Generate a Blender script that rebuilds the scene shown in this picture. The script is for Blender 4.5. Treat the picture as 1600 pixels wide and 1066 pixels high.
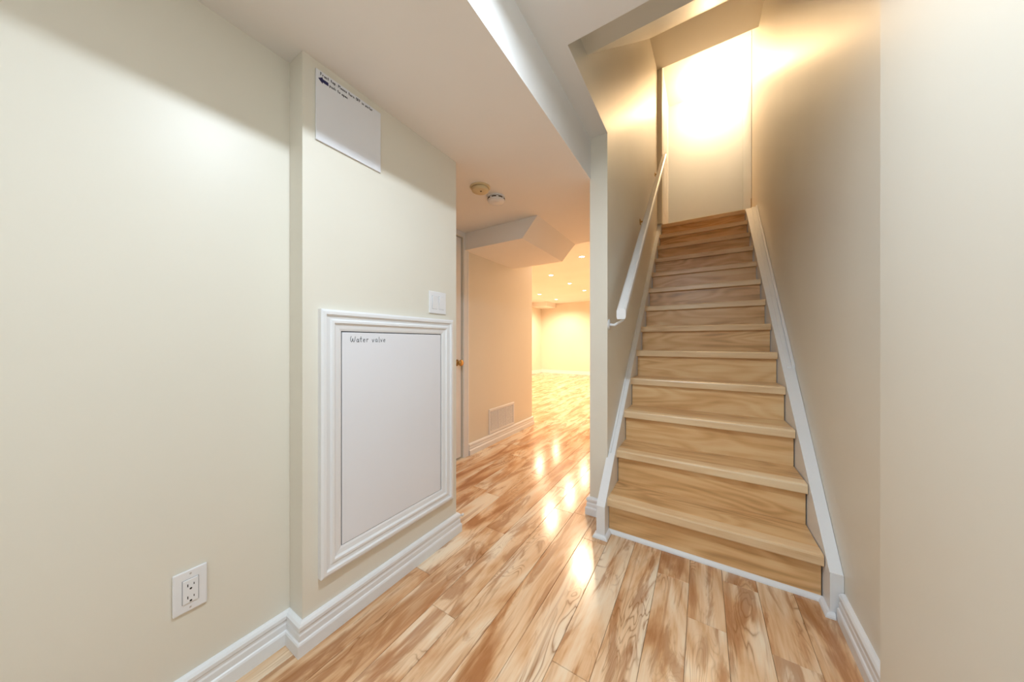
import bpy, bmesh, math, random
from mathutils import Vector, Matrix
random.seed(7)
S = bpy.context.scene
COL = S.collection
for o in list(bpy.data.objects): bpy.data.objects.remove(o)

# ---------------------------------------------------------------- camera
cd = bpy.data.cameras.new('camera'); cam = bpy.data.objects.new('camera', cd); COL.objects.link(cam)
cam.location = (0, 0, 1.07); cam.rotation_euler = (math.pi/2, 0, 0.5582)
cd.sensor_fit = 'HORIZONTAL'; cd.sensor_width = 36.0; cd.lens = 475.67/1600*36; cd.shift_y = 2.03/1600
cd.clip_start = 0.02
S.camera = cam
# ---------------------------------------------------------------- world, exposure
w = bpy.data.worlds.new('world'); S.world = w; w.use_nodes = True
w.node_tree.nodes['Background'].inputs[0].default_value = (0.8, 0.85, 0.9, 1)
w.node_tree.nodes['Background'].inputs[1].default_value = 0.3
S.view_settings.view_transform = 'Standard'; S.view_settings.look = 'None'
S.view_settings.gamma = 1.0; S.view_settings.use_curve_mapping = False
S.view_settings.exposure = 0.62
# lamp strengths (W) and colours, used by the lamp builders below
FOYER_W, FOYER_C = 12, (0.76, 0.89, 1.0)
HALL_FILL_W = 7.6
LAND_W, LAND_C = 27, (1.0, 0.65, 0.33)
POT_W, POT_C = 84, (1.0, 0.72, 0.47)

# ---------------------------------------------------------------- materials
def new_mat(name):
    m = bpy.data.materials.new(name); m.use_nodes = True
    nt = m.node_tree; b = nt.nodes['Principled BSDF']
    return m, nt, b
def N(nt, t, **kw):
    n = nt.nodes.new(t)
    for k, v in kw.items(): setattr(n, k, v)
    return n
def plain(name, col, rough=0.5, metal=0.0, spec=0.5):
    m, nt, b = new_mat(name)
    b.inputs['Base Color'].default_value = (*col, 1); b.inputs['Roughness'].default_value = rough
    b.inputs['Metallic'].default_value = metal; b.inputs['Specular IOR Level'].default_value = spec
    return m
def paint(name, col, rough, scale=220, bump=0.03, spec=0.5):
    m, nt, b = new_mat(name)
    g = N(nt, 'ShaderNodeNewGeometry')
    n = N(nt, 'ShaderNodeTexNoise'); n.inputs['Scale'].default_value = scale; n.inputs['Detail'].default_value = 2
    nt.links.new(g.outputs['Position'], n.inputs['Vector'])
    n2 = N(nt, 'ShaderNodeTexNoise'); n2.inputs['Scale'].default_value = 1.3; n2.inputs['Detail'].default_value = 3
    nt.links.new(g.outputs['Position'], n2.inputs['Vector'])
    r = N(nt, 'ShaderNodeValToRGB')
    r.color_ramp.elements[0].position = .3; r.color_ramp.elements[1].position = .7
    r.color_ramp.elements[0].color = (*[c*0.97 for c in col], 1); r.color_ramp.elements[1].color = (*[min(1, c*1.02) for c in col], 1)
    nt.links.new(n2.outputs['Fac'], r.inputs[0]); nt.links.new(r.outputs[0], b.inputs['Base Color'])
    bp = N(nt, 'ShaderNodeBump'); bp.inputs['Strength'].default_value = bump; bp.inputs['Distance'].default_value = 0.002
    nt.links.new(n.outputs['Fac'], bp.inputs['Height']); nt.links.new(bp.outputs[0], b.inputs['Normal'])
    b.inputs['Roughness'].default_value = rough; b.inputs['Specular IOR Level'].default_value = spec
    return m
def math_(nt, op, a, b=None, c=None):
    n = N(nt, 'ShaderNodeMath', operation=op)
    for i, v in enumerate((a, b, c)):
        if v is None: continue
        if isinstance(v, (int, float)): n.inputs[i].default_value = v
        else: nt.links.new(v, n.inputs[i])
    return n.outputs[0]
def wood(name, stops, along, stretch, fine, rough, var=0.25, ring=9.0, dist=1.2, mixring=.35, bump=.02, swirl=0.0):
    """along: 'X' or 'Y' = the grain direction."""
    m, nt, b = new_mat(name)
    g = N(nt, 'ShaderNodeNewGeometry'); oi = N(nt, 'ShaderNodeObjectInfo')
    off = N(nt, 'ShaderNodeCombineXYZ')
    nt.links.new(math_(nt, 'MULTIPLY', oi.outputs['Random'], 37.0), off.inputs[0])
    nt.links.new(math_(nt, 'MULTIPLY', oi.outputs['Random'], 91.0), off.inputs[1])
    nt.links.new(math_(nt, 'MULTIPLY', oi.outputs['Random'], 53.0), off.inputs[2])
    ad = N(nt, 'ShaderNodeVectorMath', operation='ADD')
    nt.links.new(g.outputs['Position'], ad.inputs[0]); nt.links.new(off.outputs[0], ad.inputs[1])
    def mapped(sa, sc):
        mp = N(nt, 'ShaderNodeVectorMath', operation='MULTIPLY')
        mp.inputs[1].default_value = (sa, sc, sc) if along == 'X' else (sc, sa, sc)
        nt.links.new(ad.outputs[0], mp.inputs[0]); return mp.outputs[0]
    n1 = N(nt, 'ShaderNodeTexNoise'); n1.inputs['Scale'].default_value = 1; n1.inputs['Detail'].default_value = 4
    n1.inputs['Distortion'].default_value = dist; n1.inputs['Roughness'].default_value = .55
    nt.links.new(mapped(*stretch), n1.inputs['Vector'])
    n2 = N(nt, 'ShaderNodeTexNoise'); n2.inputs['Scale'].default_value = 1; n2.inputs['Detail'].default_value = 3
    nt.links.new(mapped(*fine), n2.inputs['Vector'])
    # growth rings: folded contour lines of a smoother noise
    n3 = N(nt, 'ShaderNodeTexNoise'); n3.inputs['Scale'].default_value = 1; n3.inputs['Detail'].default_value = 1.5
    n3.inputs['Distortion'].default_value = .4
    nt.links.new(mapped(stretch[0]*.8, stretch[1]*.7), n3.inputs['Vector'])
    rg = math_(nt, 'SINE', math_(nt, 'MULTIPLY', n3.outputs['Fac'], ring*6.28))
    f = math_(nt, 'ADD', n1.outputs['Fac'], math_(nt, 'MULTIPLY', rg, mixring*.1))
    f = math_(nt, 'ADD', f, math_(nt, 'MULTIPLY', math_(nt, 'SUBTRACT', n2.outputs['Fac'], .5), .22))
    f = math_(nt, 'ADD', f, math_(nt, 'MULTIPLY', math_(nt, 'SUBTRACT', oi.outputs['Random'], .5), var))
    r = N(nt, 'ShaderNodeValToRGB')
    while len(r.color_ramp.elements) < len(stops): r.color_ramp.elements.new(.5)
    for e, (p, c) in zip(r.color_ramp.elements, stops): e.position = p; e.color = (*c, 1)
    nt.links.new(f, r.inputs[0]); nt.links.new(r.outputs[0], b.inputs['Base Color'])
    bp = N(nt, 'ShaderNodeBump'); bp.inputs['Strength'].default_value = bump; bp.inputs['Distance'].default_value = 0.001
    nt.links.new(n2.outputs['Fac'], bp.inputs['Height']); nt.links.new(bp.outputs[0], b.inputs['Normal'])
    b.inputs['Roughness'].default_value = rough
    return m
def emit(name, col, st):
    m, nt, b = new_mat(name)
    b.inputs['Base Color'].default_value = (.9, .9, .9, 1)
    b.inputs['Emission Color'].default_value = (*col, 1); b.inputs['Emission Strength'].default_value = st
    return m
M = {}
M['wall'] = paint('beige_wall_paint', (.81, .77, .675), .40)
M['wall_upper'] = paint('lamp_offset_wall_paint', (.60, .66, .74), .55)  # warm lamp glare on the landing countered in the colour: bluish and darker
M['ceil'] = paint('ceiling_paint', (.90, .885, .87), .75)
M['white'] = paint('white_trim_paint', (.86, .87, .89), .35, bump=.01)
M['panelw'] = paint('white_panel_paint', (.84, .85, .90), .45, bump=.01)
M['plastic'] = plain('white_plastic', (.85, .85, .87), .35)
M['ivory'] = plain('aged_ivory_plastic', (.70, .58, .36), .5)
M['dark'] = plain('dark_gap', (.03, .028, .026), .8)
M['gap'] = plain('grey_gap', (.38, .38, .40), .7)
M['slot'] = plain('dark_slot', (.10, .07, .05), .7)
M['brass'] = plain('brass', (.55, .36, .14), .3, 1.0)
M['ink'] = plain('black_ink', (.06, .06, .075), .7)
M['navy'] = plain('navy_ink', (.02, .02, .10), .7)
M['steel'] = plain('steel', (.6, .6, .6), .35, 1.0)
def laminate():
    m, nt, b = new_mat('laminate_plank')
    L = nt.links.new
    g = N(nt, 'ShaderNodeNewGeometry'); oi = N(nt, 'ShaderNodeObjectInfo')
    off = N(nt, 'ShaderNodeCombineXYZ')
    for i, k in enumerate((37.0, 91.0, 53.0)): L(math_(nt, 'MULTIPLY', oi.outputs['Random'], k), off.inputs[i])
    ad = N(nt, 'ShaderNodeVectorMath', operation='ADD'); L(g.outputs['Position'], ad.inputs[0]); L(off.outputs[0], ad.inputs[1])
    def noise(sx, sy, detail=2, dist=0.0, rough=.5, add=0):
        mp = N(nt, 'ShaderNodeVectorMath', operation='MULTIPLY_ADD'); mp.inputs[1].default_value = (sx, sy, 1); mp.inputs[2].default_value = (add, add, add)
        L(ad.outputs[0], mp.inputs[0])
        n = N(nt, 'ShaderNodeTexNoise'); n.inputs['Scale'].default_value = 1; n.inputs['Detail'].default_value = detail
        n.inputs['Distortion'].default_value = dist; n.inputs['Roughness'].default_value = rough
        L(mp.outputs[0], n.inputs['Vector']); return n.outputs['Fac']
    def smooth(v, lo, hi):
        n = N(nt, 'ShaderNodeMapRange', interpolation_type='SMOOTHSTEP'); n.inputs[1].default_value = lo; n.inputs[2].default_value = hi
        L(v, n.inputs[0]); return n.outputs[0]
    tone = noise(7, 1.6, 4, 1.0, .5)
    tone = math_(nt, 'ADD', tone, math_(nt, 'MULTIPLY', math_(nt, 'SUBTRACT', oi.outputs['Random'], .5), .10))
    fine = noise(150, 7, 3, 0, .6, 5)
    tone = math_(nt, 'ADD', tone, math_(nt, 'MULTIPLY', math_(nt, 'SUBTRACT', fine, .5), .16))
    r = N(nt, 'ShaderNodeValToRGB')
    st = [(.32, (.46, .23, .115)), (.41, (.64, .38, .215)), (.48, (.76, .52, .33)), (.57, (.84, .64, .45)), (.68, (.88, .76, .60))]
    while len(r.color_ramp.elements) < len(st): r.color_ramp.elements.new(.5)
    for e, (p, c) in zip(r.color_ramp.elements, st): e.position = p; e.color = (*c, 1)
    L(tone, r.inputs[0])
    field = noise(9, 2.1, 2.5, .9, .45, 11)
    sn = math_(nt, 'ABSOLUTE', math_(nt, 'SINE', math_(nt, 'MULTIPLY', field, 48.0)))
    vein = math_(nt, 'POWER', math_(nt, 'SUBTRACT', 1.0, sn), 2.2)
    mask = smooth(noise(6, 1.5, 2, .8, .5, 23), .47, .66)
    patch = smooth(noise(9, 1.7, 5, 1.5, .6, 41), .50, .62)
    streak = smooth(noise(34, 1.5, 3, .8, .5, 67), .55, .70)
    def mix(f, a, col):
        n = N(nt, 'ShaderNodeMix', data_type='RGBA', blend_type='MIX'); L(f, n.inputs[0]); L(a, n.inputs[6]); n.inputs[7].default_value = (*col, 1); return n.outputs[2]
    c = mix(math_(nt, 'MULTIPLY', patch, .66), r.outputs[0], (.40, .19, .09))
    c = mix(math_(nt, 'MULTIPLY', streak, .45), c, (.42, .20, .10))
    c = mix(math_(nt, 'MULTIPLY', math_(nt, 'MULTIPLY', vein, mask), .78), c, (.30, .135, .055))
    hs = N(nt, 'ShaderNodeHueSaturation'); hs.inputs['Value'].default_value = 1.0; hs.inputs['Saturation'].default_value = 1.08; L(c, hs.inputs['Color']); L(hs.outputs[0], b.inputs['Base Color'])
    bp = N(nt, 'ShaderNodeBump'); bp.inputs['Strength'].default_value = .05; bp.inputs['Distance'].default_value = .001
    L(fine, bp.inputs['Height']); L(bp.outputs[0], b.inputs['Normal'])
    b.inputs['Roughness'].default_value = .17
    return m
M['plank'] = laminate()
M['oak'] = wood('oak_stair', [(.2, (.50, .27, .11)), (.42, (.73, .43, .19)), (.58, (.83, .53, .26)), (.8, (.90, .64, .35))],
                'X', (1.4, 9), (4, 160), .32, var=.16, ring=11, dist=.9, mixring=.95)
M['oakrim'] = wood('oak_nosing', [(.2, (.56, .33, .15)), (.42, (.78, .54, .31)), (.58, (.86, .64, .40)), (.8, (.92, .73, .49))],
                'X', (1.4, 9), (4, 160), .30, var=.14, ring=8, dist=.7, mixring=.4)
M['sub'] = plain('plank_gap', (.12, .07, .04), .9)

# ---------------------------------------------------------------- mesh helpers
ORG = {}
def origin(p): return ORG.get(p.name, Vector((0, 0, 0))) if p else Vector((0, 0, 0))
def obj(name, bm, mat, parent=None, at=None, smooth=False):
    """link a bmesh given in world coordinates as ONE mesh object; `at` is its own origin."""
    bmesh.ops.recalc_face_normals(bm, faces=bm.faces)
    pos = Vector(at) if at is not None else (origin(parent) if parent else Vector((0, 0, 0)))
    bmesh.ops.translate(bm, verts=bm.verts, vec=-pos)
    me = bpy.data.meshes.new(name); bm.to_mesh(me); bm.free()
    me.materials.append(mat)
    if smooth:
        for p in me.polygons: p.use_smooth = True
    o = bpy.data.objects.new(name, me); COL.objects.link(o)
    o.location = pos - (origin(parent) if parent else Vector((0, 0, 0)))
    if parent: o.parent = parent
    ORG[o.name] = pos
    return o
def thing(name, label, cat, loc, group=None):
    o = bpy.data.objects.new(name, None); COL.objects.link(o); o.location = loc; ORG[o.name] = Vector(loc)
    o.empty_display_size = .05
    return tag(o, label, cat, group)
def tag(o, label, cat, group=None):
    o['label'] = label; o['category'] = cat
    if group: o['group'] = group
    return o
def struct(o, label=None, cat=None):
    o['kind'] = 'structure'
    if label: o['label'] = label
    if cat: o['category'] = cat
    return o
def add_hexa(bm, p):
    v = [bm.verts.new(q) for q in p]
    for f in ((0, 1, 2, 3), (4, 7, 6, 5), (0, 4, 5, 1), (1, 5, 6, 2), (2, 6, 7, 3), (3, 7, 4, 0)): bm.faces.new([v[i] for i in f])
    return v
def add_box(bm, x0, x1, y0, y1, z0, z1):
    return add_hexa(bm, [(x0, y0, z0), (x1, y0, z0), (x1, y1, z0), (x0, y1, z0), (x0, y0, z1), (x1, y0, z1), (x1, y1, z1), (x0, y1, z1)])
def boxes(*bs):
    bm = bmesh.new()
    for b in bs: add_box(bm, *b)
    return bm
def bbox(x0, x1, y0, y1, z0, z1, bev=.002, seg=2):
    bm = boxes((x0, x1, y0, y1, z0, z1))
    bmesh.ops.bevel(bm, geom=list(bm.edges), offset=bev, segments=seg, affect='EDGES', profile=.5)
    return bm
def add_prism(bm, poly, f0, f1):
    """poly 2-D points; f0/f1 turn a 2-D point to the two end 3-D points."""
    a = [bm.verts.new(f0(*p)) for p in poly]; b = [bm.verts.new(f1(*p)) for p in poly]
    bm.faces.new(a); bm.faces.new(b[::-1]); n = len(poly)
    for i in range(n): bm.faces.new((a[i], b[i], b[(i+1) % n], a[(i+1) % n]))
def prism(poly, f0, f1):
    bm = bmesh.new(); add_prism(bm, poly, f0, f1); return bm
def sweep(path, prof, closed=False, plane='XY', base=0.0, side=1):
    """profile (out, up) swept along a polyline with mitred corners.
    plane XY: path (x,y), up = z.  plane YZ: path (y,z) on a wall at x=base; out = across in plane, up = +x."""
    n = len(path); P = [Vector(p) for p in path]; bm = bmesh.new(); rings = []
    for i in range(n):
        d0 = (P[i]-P[i-1]).normalized() if (i > 0 or closed) else None
        d1 = (P[(i+1) % n]-P[i]).normalized() if (i < n-1 or closed) else None
        if d0 is None: d0 = d1
        if d1 is None: d1 = d0
        n0 = Vector((-d0.y, d0.x))*side; n1 = Vector((-d1.y, d1.x))*side
        m = (n0+n1); m = m/(m.dot(n0)) if m.length > 1e-6 else n0
        ring = []
        for (o_, u_) in prof:
            q = P[i]+m*o_
            ring.append(bm.verts.new((q.x, q.y, u_+base) if plane == 'XY' else (base+u_, q.x, q.y)))
        rings.append(ring)
    k = len(prof)
    for i in range(n if closed else n-1):
        a, b = rings[i], rings[(i+1) % n]
        for j in range(k): bm.faces.new((a[j], a[(j+1) % k], b[(j+1) % k], b[j]))
    if not closed: bm.faces.new(rings[0]); bm.faces.new(rings[-1][::-1])
    return bm
def add_lathe(bm, prof, c, axis='Z', seg=32):
    c = Vector(c); rings = []
    for (r, h) in prof:
        if r < 1e-6:
            p = Vector((0, 0, h)); rings.append([p])
        else: rings.append([Vector((r*math.cos(t*2*math.pi/seg), r*math.sin(t*2*math.pi/seg), h)) for t in range(seg)])
    def tr(p):
        if axis == 'X': return c+Vector((p.z, p.x, p.y))
        if axis == 'Y': return c+Vector((p.x, p.z, p.y))
        return c+p
    V = [[bm.verts.new(tr(p)) for p in r] for r in rings]
    for a, b in zip(V, V[1:]):
        if len(a) == 1 and len(b) == 1: continue
        for t in range(seg):
            u = (t+1) % seg
            if len(a) == 1: bm.faces.new((a[0], b[t], b[u]))
            elif len(b) == 1: bm.faces.new((a[t], a[u], b[0]))
            else: bm.faces.new((a[t], a[u], b[u], b[t]))
def lathe(prof, c, axis='Z', seg=32):
    bm = bmesh.new(); add_lathe(bm, prof, c, axis, seg); return bm
def add_tube(bm, pts, r, seg=8):
    P = [Vector(p) for p in pts]; rings = []
    for i, p in enumerate(P):
        d = (P[min(i+1, len(P)-1)]-P[max(i-1, 0)]).normalized()
        a = d.orthogonal().normalized() if i == 0 else (a0-d*a0.dot(d)).normalized()
        a0 = a; b = d.cross(a)
        rings.append([bm.verts.new(p+(a*math.cos(t*2*math.pi/seg)+b*math.sin(t*2*math.pi/seg))*r) for t in range(seg)])
    for x, y in zip(rings, rings[1:]):
        for t in range(seg): bm.faces.new((x[t], x[(t+1) % seg], y[(t+1) % seg], y[t]))
    bm.faces.new(rings[0]); bm.faces.new(rings[-1][::-1])
def point_light(name, loc, watt, col, radius, parent=None, spot=None):
    ld = bpy.data.lights.new(name, 'SPOT' if spot else 'POINT'); ld.energy = watt; ld.color = col; ld.shadow_soft_size = radius
    if spot: ld.spot_size = spot; ld.spot_blend = .6
    o = bpy.data.objects.new(name, ld); COL.objects.link(o); o.location = Vector(loc)-origin(parent)
    if parent: o.parent = parent
    return o

# ---------------------------------------------------------------- main dimensions (metres; camera at x=0,y=0)
XL, XP, YJ, YE = -1.271, -1.177, .511, 1.290     # left wall, access wall, its near and far ends
ZS, XS, ZC = 2.0855, -.590, 2.340                # soffit, soffit edge, foyer ceiling
YP, XA, XB = 1.8725, -.595, -.487                # end of the wall left of the stairs
YO = 1.2286                                      # near edge of the stair opening
NX0, NX1, NY, RUN, RISE = -.450, .421, 1.721, .2241, .2008
XPW, YPW = -1.88, 3.50                           # passage wall
YB = -3.6
ZU = 5.05; ZF = 13*RISE
YH = 4.30
def xr(y): return .452+(y-1.2)*(.530-.452)/(4.3-1.2) if y < 4.3 else .530    # right stair wall leans out slightly
def nos(y): return RISE+(y-NY)*RISE/RUN

# ---------------------------------------------------------------- floor and planks
fl = struct(obj('floor', boxes((-4.95, .75, YB-.08, 9.8, -.06, -.0125)), M['sub']))
PW, X0 = .1265, -.0495
fixed = {0: 1.370, -7: .882, -9: .989, -8: 1.42, -3: .94, 1: .45, -5: .62, 2: .15, -4: 1.62, -2: 2.0, -1: .35, 3: .6}
random.seed(11)
npl = 0
for c in range(-38, 5):
    x0 = X0+c*PW; x1 = x0+PW; xm = (x0+x1)/2
    if x0 < -4.9 or x0 > .53: continue
    ya = YB if xm > XL-.06 else (YE-.08 if xm > XPW-.07 else YPW-.1)
    yb = YP+.02 if xm > XA else 9.72
    L = 1.21
    s = fixed.get(c, random.random()*L)
    js = [s+k*L for k in range(-12, 12)]
    for a in js:
        b = a+L; a_, b_ = max(a, ya), min(b, yb)
        if b_-a_ < .03: continue
        g, ch = .0005, .0011
        bm = bmesh.new()
        lo = [(x0+g, a_+g), (x1-g, a_+g), (x1-g, b_-g), (x0+g, b_-g)]
        hi = [(x0+g+ch, a_+g+ch), (x1-g-ch, a_+g+ch), (x1-g-ch, b_-g-ch), (x0+g+ch, b_-g-ch)]
        v0 = [bm.verts.new((x, y, -.0124)) for x, y in lo]; v1 = [bm.verts.new((x, y, -ch)) for x, y in lo]; v2 = [bm.verts.new((x, y, 0)) for x, y in hi]
        bm.faces.new(v2)
        for p, q in ((v0, v1), (v1, v2)):
            for i in range(4): bm.faces.new((p[i], p[(i+1) % 4], q[(i+1) % 4], q[i]))
        obj('plank', bm, M['plank'], fl, at=(xm, (a_+b_)/2, 0)); npl += 1

# ---------------------------------------------------------------- walls
def wall(name, bm, m='wall'): return struct(obj(name, bm, M[m]))
wall('wall_left', boxes((XL-.1, XL, YB, YJ, 0, ZS)))
wall('wall_left_access', boxes((XL-.1, XP, YJ, YE, 0, ZS), (XPW-.1, XL-.1, YE-.1, YE, 0, ZS)))
wall('wall_back', boxes((XL-.1, .60, YB-.08, YB, 0, ZC)))
wall('wall_right', boxes((.40, .60, YB, 1.20, 0, ZC)))
bm = bmesh.new()
add_prism(bm, [(xr(1.2), 1.2), (xr(4.3), 4.3), (xr(5.85), 5.85), (.72, 5.85), (.72, 1.2)], lambda x, y: (x, y, 0), lambda x, y: (x, y, ZU+.02))
wall('wall_stair_right', bm)
bm = boxes((XA, XB, YP, YH, 0, ZU+.02), (XA, XB, YO-.1, YP, ZC+.004, ZU+.02))
wall('wall_stair_left', bm)
wall('wall_room_right', boxes((XA, XB, YH, 9.7, 0, 2.40)))
wall('wall_passage', boxes((XPW-.1, XPW, YE, 1.37, 0, 2.40), (XPW-.1, XPW, 1.37, 2.15, 2.04, 2.40), (XPW-.1, XPW, 2.15, YPW, 0, 2.40)))
wall('wall_room_near', boxes((-4.9, XPW-.1, YPW-.1, YPW, 0, 2.40)))
wall('wall_room_left', boxes((-4.93, -4.83, YPW, 9.7, 0, 2.40)))
wall('wall_far', boxes((-4.93, XB, 9.7, 9.8, 0, 2.40)))
# upper landing
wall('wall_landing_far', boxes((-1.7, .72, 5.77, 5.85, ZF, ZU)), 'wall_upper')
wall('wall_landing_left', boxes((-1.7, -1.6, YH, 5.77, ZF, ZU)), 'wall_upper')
wall('wall_landing_near', boxes((-1.6, XB, YH, YH+.07, ZF, ZU), (XB, -.432, YH, YH+.07, ZF-.02, ZU)))
struct(obj('floor_landing', boxes((-1.7, .529, NY+12*RUN+.075, 5.77, ZF-.03, ZF-.001)), M['oak']))

# ---------------------------------------------------------------- ceilings
wall('ceiling', boxes((XS, XB, YB, YO-.1, ZC, ZC+.16), (XS, XB, YO-.1, YP, ZC, ZC+.004), (XB, .6, YB, YO, ZC, ZC+.16)), 'ceil')
wall('ceiling_soffit', boxes((XL-.1, XS, YB, YP, ZS, ZC), (XPW, XA, YP, 3.02, ZS, 2.40), (XPW, XL-.1, YE, YP, ZS, ZC)), 'ceil')
wall('ceiling_room', boxes((-4.93, XA, 3.02, 9.8, 2.40, 2.50)), 'ceil')
wall('ceiling_stairwell', prism([(YO-.001, 2.504), (1.487, 2.504), (3.64, 4.41), (YH, 4.56), (YH, ZU+.02), (YO-.001, ZU+.02)],
     lambda y, z: (XB, y, z), lambda y, z: (xr(y)+.02, y, z)), 'wall')
wall('ceiling_landing', boxes((-1.7, .72, YH, 5.85, ZU, ZU+.08)), 'ceil')
wall('ceiling_bulkhead', prism([(XPW, ZS), (-1.115, ZS), (-1.258, 1.927), (XPW, 1.927)], lambda x, z: (x, 2.171, z), lambda x, z: (x, 3.02, z)), 'ceil')
wall('ceiling_room_bulkhead', boxes((-4.83, -4.27, 9.0, 9.7, 2.25, 2.40)), 'ceil')

# ---------------------------------------------------------------- baseboards
BP = [(0, 0), (.0235, 0), (.0235, .040), (.021, .046), (.017, .049), (.017, .068), (.0145, .073), (.0145, .080), (.018, .086), (.018, .097), (.013, .104), (.006, .107), (0, .107)]
def base(name, path, side): return struct(obj(name, sweep(path, BP, side=side), M['white']))
base('baseboard_left', [(XL, YB), (XL, YJ-.0001), (XP, YJ-.0001), (XP, YE), (XPW+.04, YE)], -1)
base('baseboard_right', [(.40, YB), (.40, 1.2), (xr(1.2), 1.2), (xr(1.66), 1.66)], 1)
base('baseboard_stair', [(XA, 2.9), (XA, YP), (-.496, YP)], -1)
base('baseboard_passage', [(XPW, 2.225), (XPW, YPW), (-2.4, YPW)], -1)
base('baseboard_far', [(-4.83, YPW), (-4.83, 9.7), (XA, 9.7), (XA, 3.2)], -1)
base('baseboard_back', [(.40-.024, YB), (XL+.024, YB)], -1)

# ---------------------------------------------------------------- passage door
CP = [(0, 0), (.062, 0), (.062, .016), (.052, .019), (.040, .014), (.020, .012), (.006, .010), (0, .006)]
dr = thing('door_1', 'white passage door with brass knob beyond the access wall', 'door', (XPW, 1.76, 0)); dr['kind'] = 'structure'
obj('door_leaf', bbox(XPW-.045, XPW-.01, 1.375, 2.138, .012, 2.03, .002), M['white'], dr)
for (y0, y1, z0, z1) in ((1.47, 1.72, .22, .82), (1.80, 2.04, .22, .82), (1.47, 1.72, 1.02, 1.90), (1.80, 2.04, 1.02, 1.90)):
    obj('door_panel', bbox(XPW-.012, XPW-.004, y0, y1, z0, z1, .0035), M['white'], dr)
obj('door_casing', sweep([(2.155, 0), (2.155, 2.045), (1.365, 2.045), (1.365, 0)], CP, plane='YZ', base=XPW, side=-1), M['white'], dr)
obj('door_knob', lathe([(0, 0), (.030, 0), (.030, .006), (.012, .010), (.010, .032), (.024, .042), (.030, .055), (.024, .066), (0, .070)], (XPW-.01, 2.075, .885), 'X', 20), M['brass'], dr, smooth=True)

# ---------------------------------------------------------------- staircase
st = thing('staircase', 'oak staircase with white skirt boards rising to the upper landing', 'stairs', (0, NY, 0))
TH = .046
for k in range(13):
    y = NY+k*RUN; z = (k+1)*RISE
    rz = obj('riser', boxes((NX0+.004, NX1-.002, y+.030, y+.045, k*RISE-(0 if k == 0 else .004), z-TH+.001)), M['oak'], st, at=(0, y+.03, z-.1))
    if k < 12:
        t = obj('tread', bbox(NX0, NX1, y+.062, y+RUN+.030, z-.030, z-.0012, .0012), M['oak'], st, at=(0, y+.12, z))
    else:
        t = obj('landing_board', bbox(NX0, NX1, y+.062, y+.076, z-.030, z-.0012, .0012), M['oak'], st, at=(0, y+.12, z))
    bm = bmesh.new()
    r = .009
    prof = [(y+.061, z-TH), (y+.004, z-TH), (y+.0008, z-TH+.003), (y, z-TH+.007), (y, z-r), (y+r*.3, z-r*.3), (y+r, z), (y+.061, z)]
    add_prism(bm, prof, lambda a, b: (NX0, a, b), lambda a, b: (NX1, a, b))
    obj('nosing', bm, M['oakrim'], t, at=(0, y, z))
# skirt boards: cross-section stepped next to the wall
def skirt(xi, xo, y0, y1, s, zf=None, low=.34):
    """xi/xo are functions of y"""
    bm = bmesh.new()
    ys = [y0, y0+.0001] if zf is not None else [y0]
    pts = []
    top = [(y0, zf if zf is not None else nos(y0)+s)]
    if zf is not None: top.append((y0+(zf-(nos(y0)+s))*0+.0, zf))
    top = [(y0, zf)] if zf is not None else [(y0, nos(y0)+s)]
    if zf is not None:
        yk = NY+(zf-s-RISE)*RUN/RISE
        if yk > y0: top.append((yk, zf))
    top.append((y1, nos(y1)+s))
    bot = [(y1, max(0, nos(y1)-low)), (NY+(low-RISE)*RUN/RISE, 0), (y0, 0)]
    if y0 > NY+(low-RISE)*RUN/RISE: bot = [(y1, nos(y1)-low), (y0, nos(y0)-low)]
    poly = top+bot
    add_prism(bm, poly, lambda y, z: (xi(y), y, z), lambda y, z: (xo(y), y, z))
    return bm
YT = NY+12*RUN
LB = 1.90
obj('skirt_board', skirt(lambda y: NX0, lambda y: XB+.001, LB, YT-.02, .025), M['white'], st)
obj('skirt_cap', skirt(lambda y: XB+.001, lambda y: XB+.013, LB, YT-.02, .040, low=0.0), M['white'], st)
# bottom piece of the left skirt, wider, standing in front of the wall end
bm = bmesh.new()
poly = [(1.668, 0), (1.668, .172), (1.69, .192), (LB-.004, nos(LB-.004)+.035), (LB-.004, 0)]
add_prism(bm, poly, lambda y, z: (NX0+.002, y, z), lambda y, z: (-.492 if y < YP else XB+.001, y, z))
poly2 = [(1.668, 0), (1.668, .172), (1.69, .192), (YP-.001, nos(YP)+.035), (YP-.001, 0)]
bm.free(); bm = bmesh.new()
add_prism(bm, poly2, lambda y, z: (NX0+.002, y, z), lambda y, z: (-.494, y, z))
add_prism(bm, [(YP-.001, 0), (YP-.001, nos(YP)+.035), (LB-.002, nos(LB)+.033), (LB-.002, 0)], lambda y, z: (NX0+.002, y, z), lambda y, z: (XB+.001, y, z))
obj('skirt_foot', bm, M['white'], st)
obj('skirt_board', skirt(lambda y: NX1+.003, lambda y: xr(y)-.001, 1.668, YT-.02, .012, zf=.170), M['white'], st)
obj('skirt_cap', skirt(lambda y: xr(y)-.016, lambda y: xr(y)-.001, 2.50, YT-.02, .030, low=0.0), M['white'], st)
obj('skirt_cap', skirt(lambda y: xr(y)-.038-(y-2.5)*.008, lambda y: xr(y)-.022, 2.50, YT-.02, .020, low=0.0), M['white'], st)
# quarter-round along the first riser and around the skirt feet
QP = [(0, 0), (.017, 0), (.0165, .006), (.013, .013), (.007, .0175), (0, .019)]
obj('shoe_molding', sweep([(-.4945, 1.70), (-.4945, 1.668), (NX0+.002, 1.668), (NX0+.002, NY+.030), (NX1+.003, NY+.030), (NX1+.003, 1.668), (xr(1.66)-.026, 1.668)], QP, side=-1), M['white'], st)

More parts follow.
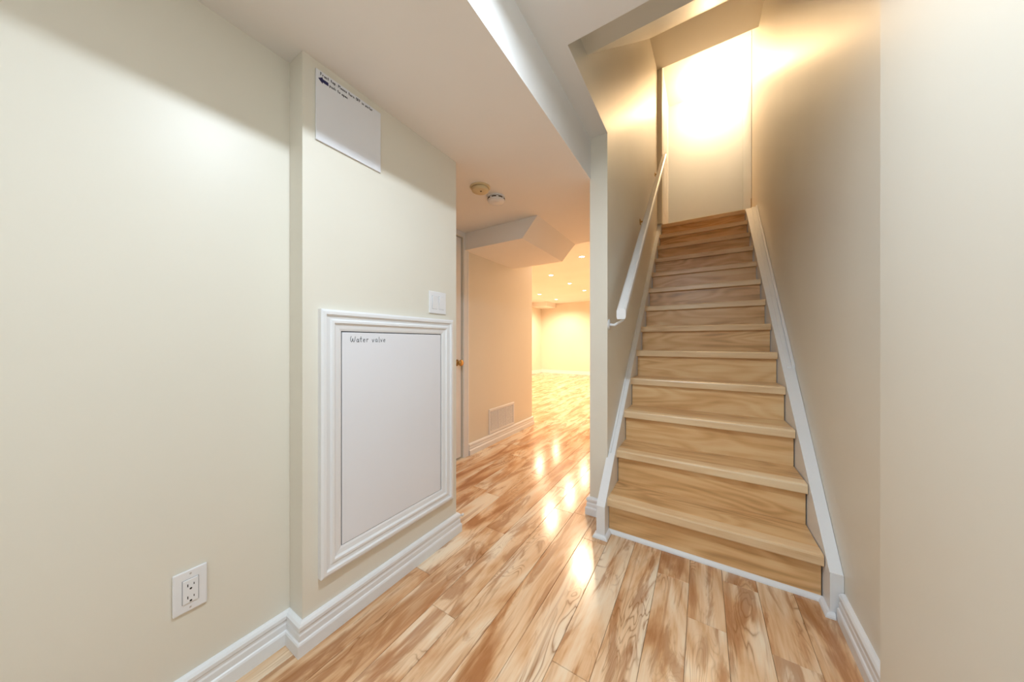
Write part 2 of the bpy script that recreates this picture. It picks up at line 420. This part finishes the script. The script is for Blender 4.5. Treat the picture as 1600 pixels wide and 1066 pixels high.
# ---------------------------------------------------------------- handrail
hr = thing('handrail', 'white wooden handrail climbing the left stair wall', 'handrail', (-.43, 1.80, 1.10))
RX = -.400
y0, y1, zr0, sl = 1.84, 4.22, 1.235, .903
bm = bmesh.new()
cs = [(-.022, -.030), (.022, -.030), (.026, -.018), (.026, .020), (.016, .031), (-.016, .031), (-.026, .020), (-.026, -.018)]
add_prism(bm, cs, lambda a, b: (RX+a, y0, zr0+b), lambda a, b: (RX+a, y1, zr0+sl*(y1-y0)+b))
obj('rail', bm, M['white'], hr)
def bracket(y, zoff, m, s=1.0):
    zr = zr0+sl*(y-y0)
    bm = bmesh.new()
    add_lathe(bm, [(0, 0), (.022*s, 0), (.022*s, .004), (.010, .008), (0, .008)], (XB, y, zr-zoff), 'X', 16)
    add_tube(bm, [(XB+.004, y, zr-zoff), (XB+.035, y, zr-zoff-.004), (RX-.004, y, zr-zoff+.025), (RX, y, zr-.029)], .006*s)
    obj('bracket', bm, m, hr, smooth=True)
bracket(1.905, .115, M['white'], 1.5); bracket(3.02, .115, M['brass'], 1.3); bracket(4.06, .13, M['brass'], 1.1)

# ---------------------------------------------------------------- handwriting: stroke letters on a unit box (width ~.6, x-height .55, cap 1)
G = {
 'F': [[(.05, 0), (.05, 1), (.6, 1)], [(.05, .52), (.48, .52)]], 'P': [[(.05, 0), (.05, 1), (.45, .98), (.58, .8), (.45, .55), (.05, .5)]],
 'r': [[(.08, .55), (.08, 0)], [(.08, .35), (.25, .54), (.42, .5)]], 'o': [[(.3, .55), (.08, .42), (.06, .15), (.25, 0), (.45, .12), (.46, .4), (.3, .55)]],
 'n': [[(.06, .55), (.06, 0)], [(.06, .35), (.25, .55), (.42, .42), (.44, 0)]], 't': [[(.25, .95), (.24, .08), (.4, .02)], [(.05, .58), (.45, .6)]],
 'a': [[(.44, .45), (.25, .55), (.06, .35), (.1, .04), (.3, .02), (.44, .25), (.44, .5), (.46, .05), (.54, 0)]],
 'p': [[(.06, .55), (.05, -.4)], [(.06, .4), (.28, .56), (.46, .35), (.36, .04), (.08, .05)]], 'l': [[(.15, 1), (.15, .06), (.26, 0)]],
 'e': [[(.06, .28), (.42, .32), (.36, .52), (.16, .52), (.05, .25), (.16, .02), (.44, .06)]], 's': [[(.42, .48), (.2, .56), (.1, .42), (.38, .22), (.34, .02), (.06, .04)]],
 'u': [[(.06, .55), (.07, .12), (.22, 0), (.4, .15), (.42, .55), (.44, .05), (.5, 0)]], 'O': [[(.35, 1), (.08, .8), (.05, .25), (.3, 0), (.6, .2), (.62, .75), (.35, 1)]],
 'i': [[(.15, .55), (.15, 0)], [(.15, .8), (.17, .76)]], 'w': [[(.04, .55), (.16, 0), (.3, .4), (.42, 0), (.58, .55)]], 'h': [[(.06, 1), (.06, 0)], [(.06, .35), (.25, .55), (.42, .42), (.44, 0)]],
 'v': [[(.04, .52), (.22, 0), (.44, .55)]], '.': [[(.1, .02), (.13, .0)]],
 'W': [[(.16, .98), (.02, .7), (.05, .2), (.2, 0), (.36, .25), (.44, .62), (.5, .15), (.68, 0), (.86, .3), (.95, .95)]],
}
def writing(name, text, y, z, h, x, wpen, mat, parent, slope=0.0, jitter=.04, depth=.0006):
    random.seed(len(text)); bm = bmesh.new(); cx = y
    for ch in text:
        if ch == ' ': cx += .5*h; continue
        adv = .55 if ch not in 'WFPO' else (.95 if ch == 'W' else .6)
        if ch in 'il.': adv = .3
        dy, dz = random.uniform(-jitter, jitter)*h, random.uniform(-jitter, jitter)*h
        for s in G[ch]:
            pts = [(cx+dy+p[0]*h*.9, z+dz+p[1]*h+(cx-y)*slope) for p in s]
            for (a, b) in zip(pts, pts[1:]):
                d = Vector((b[0]-a[0], b[1]-a[1])); L = d.length
                if L < 1e-6: d = Vector((1, 0)); L = 1e-4
                d.normalize(); nn = Vector((-d.y, d.x))*wpen/2; e = d*wpen*.3
                q = [(a[0]-e.x+nn.x, a[1]-e.y+nn.y), (a[0]-e.x-nn.x, a[1]-e.y-nn.y), (b[0]+e.x-nn.x, b[1]+e.y-nn.y), (b[0]+e.x+nn.x, b[1]+e.y+nn.y)]
                add_prism(bm, q, lambda u, v: (x, u, v), lambda u, v: (x+depth, u, v))
        cx += (adv+.08)*h
    o = obj(name, bm, mat, parent); o['kind'] = 'stuff'; return o

# ---------------------------------------------------------------- access panel (water valve)
ap = thing('access_panel', 'framed white access door reading Water valve, low on the wall', 'access panel', (XP, .905, .215))
FY0, FY1, FZ0, FZ1 = .562, 1.245, .215, 1.191
FW = .078
FP = [(0, 0), (0, .020), (.008, .024), (.018, .024), (.022, .017), (.034, .015), (.040, .020), (.048, .020), (.054, .013), (.070, .011), (.078, .008), (.078, 0)]
obj('frame', sweep([(FY0, FZ0), (FY1, FZ0), (FY1, FZ1), (FY0, FZ1)], FP, closed=True, plane='YZ', base=XP, side=1), M['white'], ap)
obj('reveal', boxes((XP, XP+.0015, FY0+FW-.002, FY1-FW+.002, FZ0+FW-.002, FZ1-FW+.002)), M['dark'], ap)
g = .0035
pd = obj('door_leaf', bbox(XP+.002, XP+.009, FY0+FW+g, FY1-FW-.006, FZ0+FW+.002, FZ1-FW-.004, .0015), M['panelw'], ap)
writing('lettering', 'Water valve', .676, 1.071, .0228, XP+.0091, .0016, M['ink'], pd, slope=0.0)

# ---------------------------------------------------------------- cover plate near the soffit
cv = thing('wall_cover_plate', 'blank white rectangular cover with handwritten note, high under the soffit', 'cover', (XP, .68, 1.798))
cp = obj('plate', bbox(XP+.0005, XP+.007, .552, .811, 1.798, 2.053, .002), M['panelw'], cv)
writing('lettering', 'Front tap. Please turn OFF in winter', .566, 2.036, .0098, XP+.0071, .0016, M['ink'], cv)
writing('lettering', 'push to open', .598, 2.016, .0095, XP+.0071, .0015, M['ink'], cv)
bm = bmesh.new()
add_prism(bm, [(.559, 2.021), (.574, 2.033), (.574, 2.027), (.594, 2.027), (.594, 2.015), (.574, 2.015), (.574, 2.009)], lambda u, v: (XP+.007, u, v), lambda u, v: (XP+.0076, u, v))
obj('arrow_mark', bm, M['navy'], cv)

# ---------------------------------------------------------------- light switch
sw = thing('light_switch', 'white double rocker light switch above the access panel frame', 'switch', (XP, 1.144, 1.22))
obj('plate', bbox(XP+.0005, XP+.007, 1.086, 1.203, 1.219, 1.333, .003), M['plastic'], sw)
for yc in (1.121, 1.168):
    rk = bmesh.new()
    add_prism(rk, [(XP+.006, 1.243), (XP+.008, 1.243), (XP+.0135, 1.309), (XP+.006, 1.309)], lambda a, b: (a, yc-.0165, b), lambda a, b: (a, yc+.0165, b))
    obj('rocker', rk, M['plastic'], sw)
    obj('gap', boxes((XP+.0065, XP+.0073, yc-.0180, yc+.0174, 1.2415, 1.3105)), M['gap'], sw)

# ---------------------------------------------------------------- wall outlet
ou = thing('wall_outlet', 'white square duplex power outlet low on the left wall', 'outlet', (XL, .256, .289))
bm = bbox(XL+.0005, XL+.0075, .2205, .2915, .289, .408, .003)
# bevelled plate
obj('plate', bm, M['plastic'], ou)
obj('gap', boxes((XL+.007, XL+.0078, .2385, .2735, .3138, .3832)), M['gap'], ou)
obj('receptacle', bbox(XL+.0072, XL+.0105, .2400, .2720, .3148, .3822, .0012), M['plastic'], ou)
for zc in (.3655, .3305):
    obj('slot', boxes((XL+.0103, XL+.0108, .2490, .2510, zc-.0035, zc+.0045)), M['dark'], ou)
    obj('slot', boxes((XL+.0103, XL+.0108, .2618, .2636, zc-.0025, zc+.0035)), M['dark'], ou)
    obj('slot', lathe([(0, 0), (.0028, 0), (.0028, .0005), (0, .0005)], (XL+.0103, .2563, zc-.0105), 'X', 12), M['dark'], ou)
for zc in (.3975, .3000):
    obj('screw', lathe([(0, 0), (.0028, 0), (.0022, .0008), (0, .001)], (XL+.0073, .256, zc), 'X', 12), M['steel'], ou)

# ---------------------------------------------------------------- return air grille
vg = thing('return_air_grille', 'white three-section return air grille above the passage baseboard', 'vent', (XPW, 2.80, .112))
a0, a1, c0, c1 = 2.556, 3.051, .112, .370
obj('frame', sweep([(a0, c0), (a1, c0), (a1, c1), (a0, c1)], [(0, 0), (0, .005), (.004, .009), (.020, .009), (.024, .006), (.024, 0)], closed=True, plane='YZ', base=XPW, side=1), M['white'], vg)
obj('backing', boxes((XPW+.0002, XPW+.001, a0+.02, a1-.02, c0+.02, c1-.02)), M['slot'], vg)
wd = (a1-a0-.048)/3
for i in range(3):
    ya = a0+.024+i*wd; yb = ya+wd
    if i: obj('mullion', bbox(XPW+.001, XPW+.008, ya-.005, ya+.005, c0+.022, c1-.022, .001), M['white'], vg)
    bm = bmesh.new(); ns = 16
    for j in range(ns):
        z = c0+.027+j*(c1-c0-.052)/(ns-1)
        add_hexa(bm, [(XPW+.0012, ya+.005, z+.004), (XPW+.0075, ya+.005, z-.004), (XPW+.0075, yb-.005, z-.004), (XPW+.0012, yb-.005, z+.004),
                      (XPW+.0012, ya+.005, z+.0055), (XPW+.0075, ya+.005, z-.0025), (XPW+.0075, yb-.005, z-.0025), (XPW+.0012, yb-.005, z+.0055)])
    o = obj('louvre', bm, M['white'], vg); o['kind'] = 'stuff'

# ---------------------------------------------------------------- door stop
ds = thing('door_stop', 'small white spring door stop at the end of the access wall', 'door stop', (-1.19, YE+.018, .062))
bm = bmesh.new(); add_tube(bm, [(-1.190, YE+.016, .060), (-1.190, YE+.060, .061)], .0045, 10); obj('spring', bm, M['white'], ds, smooth=True)
bm = bmesh.new(); add_tube(bm, [(-1.190, YE+.060, .061), (-1.190, YE+.075, .061)], .0075, 10); obj('rubber_tip', bm, M['white'], ds, smooth=True)

# ---------------------------------------------------------------- detectors on the soffit
d1 = thing('heat_detector', 'aged ivory round detector nearer the access wall', 'detector', (-1.232, 1.580, ZS))
obj('base', lathe([(0, 0), (.066, 0), (.066, -.006), (.060, -.009), (0, -.009)], (-1.232, 1.580, ZS)), M['ivory'], d1)
obj('body', lathe([(.048, -.009), (.056, -.012), (.054, -.026), (.046, -.030), (0, -.031)], (-1.232, 1.580, ZS)), M['ivory'], d1, smooth=True)
obj('test_button', lathe([(0, -.030), (.006, -.030), (.006, -.033), (0, -.033)], (-1.222, 1.575, ZS), seg=12), M['slot'], d1)
d2 = thing('smoke_detector', 'white round smoke alarm with dark vent slots', 'detector', (-1.222, 1.748, ZS))
obj('base', lathe([(0, 0), (.062, 0), (.062, -.008), (0, -.008)], (-1.222, 1.748, ZS)), M['plastic'], d2)
obj('body', lathe([(.052, -.008), (.060, -.011), (.060, -.028), (.052, -.038), (.030, -.042), (0, -.042)], (-1.222, 1.748, ZS)), M['plastic'], d2, smooth=True)
for i in range(8):
    t = i*math.pi/4+.35
    bm = bmesh.new()
    P = [(math.cos(t+q)*rr, math.sin(t+q)*rr) for rr, q in ((.0585, -.26), (.0612, -.26), (.0612, .26), (.0585, .26))]
    Pm = [(math.cos(t)*.0616, math.sin(t)*.0616)]
    poly = [P[0], P[1], Pm[0], P[2], P[3]]
    add_prism(bm, poly, lambda a, b: (-1.222+a, 1.748+b, ZS-.014), lambda a, b: (-1.222+a, 1.748+b, ZS-.022))
    obj('vent_slot', bm, M['slot'], d2)
obj('test_button', lathe([(0, -.041), (.010, -.041), (.010, -.044), (0, -.045)], (-1.205, 1.735, ZS), seg=16), M['plastic'], d2)

# ---------------------------------------------------------------- recessed lights of the far room
glow = emit('pot_glow', POT_C, 25)
pots = [(-1.583, 4.577, 'recessed ceiling spot nearest the hall, beside the stair wall end'), (-2.535, 5.518, 'recessed ceiling spot second from the hall, left of the nearest'),
        (-2.538, 6.52, 'recessed ceiling spot midway back, third from the hall'), (-2.562, 7.605, 'recessed ceiling spot rightmost of the rear lights by the wall end'),
        (-3.819, 7.556, 'recessed ceiling spot leftmost in the far room'), (-3.838, 8.731, 'recessed ceiling spot farthest back, near the bulkhead')]
for (x, y, lab) in pots:
    p = thing('recessed_light', lab, 'ceiling light', (x, y, 2.40), 'recessed spots in the far room ceiling')
    obj('trim_ring', lathe([(.040, 0), (.055, 0), (.055, -.004), (.046, -.006), (.040, -.002), (.040, 0)], (x, y, 2.40), seg=24), M['plastic'], p)
    obj('bulb', lathe([(0, 0), (.039, 0), (.039, -.002), (0, -.003)], (x, y, 2.3995), seg=20), glow, p)
    point_light('spot_lamp', (x, y, 2.38), POT_W, POT_C, .03, p, spot=2.75)

# ---------------------------------------------------------------- landing lamp
LX, LY = .09, 5.36
ll = thing('flush_ceiling_light', 'glowing glass flush light with three finials above the landing', 'ceiling light', (LX, LY, ZU))
obj('pan', lathe([(0, 0), (.15, 0), (.15, -.02), (0, -.02)], (LX, LY, ZU)), M['plastic'], ll)
obj('glass_shade', lathe([(.185, -.022), (.188, -.028), (.17, -.045), (.12, -.070), (.06, -.082), (0, -.086)], (LX, LY, ZU)), emit('shade_glow', LAND_C, 9), ll, smooth=True)
for a in (.15, 2.3, 4.2):
    obj('finial', lathe([(0, 0), (.007, 0), (.009, -.012), (.005, -.02), (0, -.022)], (LX+.165*math.cos(a), LY+.165*math.sin(a), ZU-.045), seg=12), M['steel'], ll, smooth=True)
point_light('landing_bulb', (LX, LY, ZU-.22), LAND_W, LAND_C, .06, ll)

# open door leaf on the landing
d2o = thing('door_2', 'white landing door standing open against the left side', 'door', (-.45, 4.38, ZF)); d2o['kind'] = 'structure'
obj('door_leaf', bbox(-.468, -.432, 4.385, 5.15, ZF+.012, 4.64, .002), M['white'], d2o)
for (a, b, c, d) in ((4.48, 4.73, .2, .85), (4.81, 5.06, .2, .85), (4.48, 4.73, 1.0, 1.9), (4.81, 5.06, 1.0, 1.9)):
    obj('door_panel', bbox(-.4325, -.429, a, b, ZF+c, ZF+d, .0015), M['white'], d2o)
tr = struct(obj('lit_wall_strip_1', boxes((.5255, .5298, 4.84, 5.768, ZF, ZU)), M['wall_upper']))  # lamp-lit, whiter stretch of the wall put into colour as a thin board
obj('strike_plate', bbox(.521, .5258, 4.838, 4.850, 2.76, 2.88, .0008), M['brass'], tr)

# ---------------------------------------------------------------- foyer drum light (above the frame), added fill domes behind the camera
fglow = emit('foyer_glow', FOYER_C, 8)
p = thing('drum_ceiling_light', 'white drum light with open bottom on the foyer ceiling beside the soffit', 'ceiling light', (-.25, .525, ZC))
obj('drum', lathe([(0, 0), (.105, 0), (.11, -.006), (.11, -.094), (.106, -.094), (.104, -.010), (0, -.010)], (-.25, .525, ZC), seg=40), M['plastic'], p, smooth=False)
obj('bulb', lathe([(0, -.011), (.03, -.011), (.035, -.05), (.026, -.070), (0, -.078)], (-.25, .525, ZC), seg=20), fglow, p, smooth=True)
ld = bpy.data.lights.new('foyer_bulb', 'AREA'); ld.shape = 'DISK'; ld.size = .06; ld.energy = FOYER_W; ld.color = FOYER_C
lo = bpy.data.objects.new('foyer_bulb', ld); COL.objects.link(lo); lo.parent = p; lo.location = (0, 0, -.096)
for lab, y in (('added fill light, a frosted dome on the hall ceiling just behind the camera', -1.15), ('added fill light, a frosted dome on the hall ceiling by the back wall', -2.7)):
    p = thing('fill_dome_light', lab, 'ceiling light', (-.10, y, ZC))  # unseen lamp, added to lift the general light level
    obj('pan', lathe([(0, 0), (.13, 0), (.13, -.012), (0, -.012)], (-.10, y, ZC)), M['plastic'], p)
    obj('glass_shade', lathe([(.12, -.012), (.125, -.03), (.10, -.06), (.05, -.075), (0, -.08)], (-.10, y, ZC)), fglow, p, smooth=True)
    point_light('hall_fill_bulb', (-.10, y, ZC-.19), HALL_FILL_W, FOYER_C, .10, p)
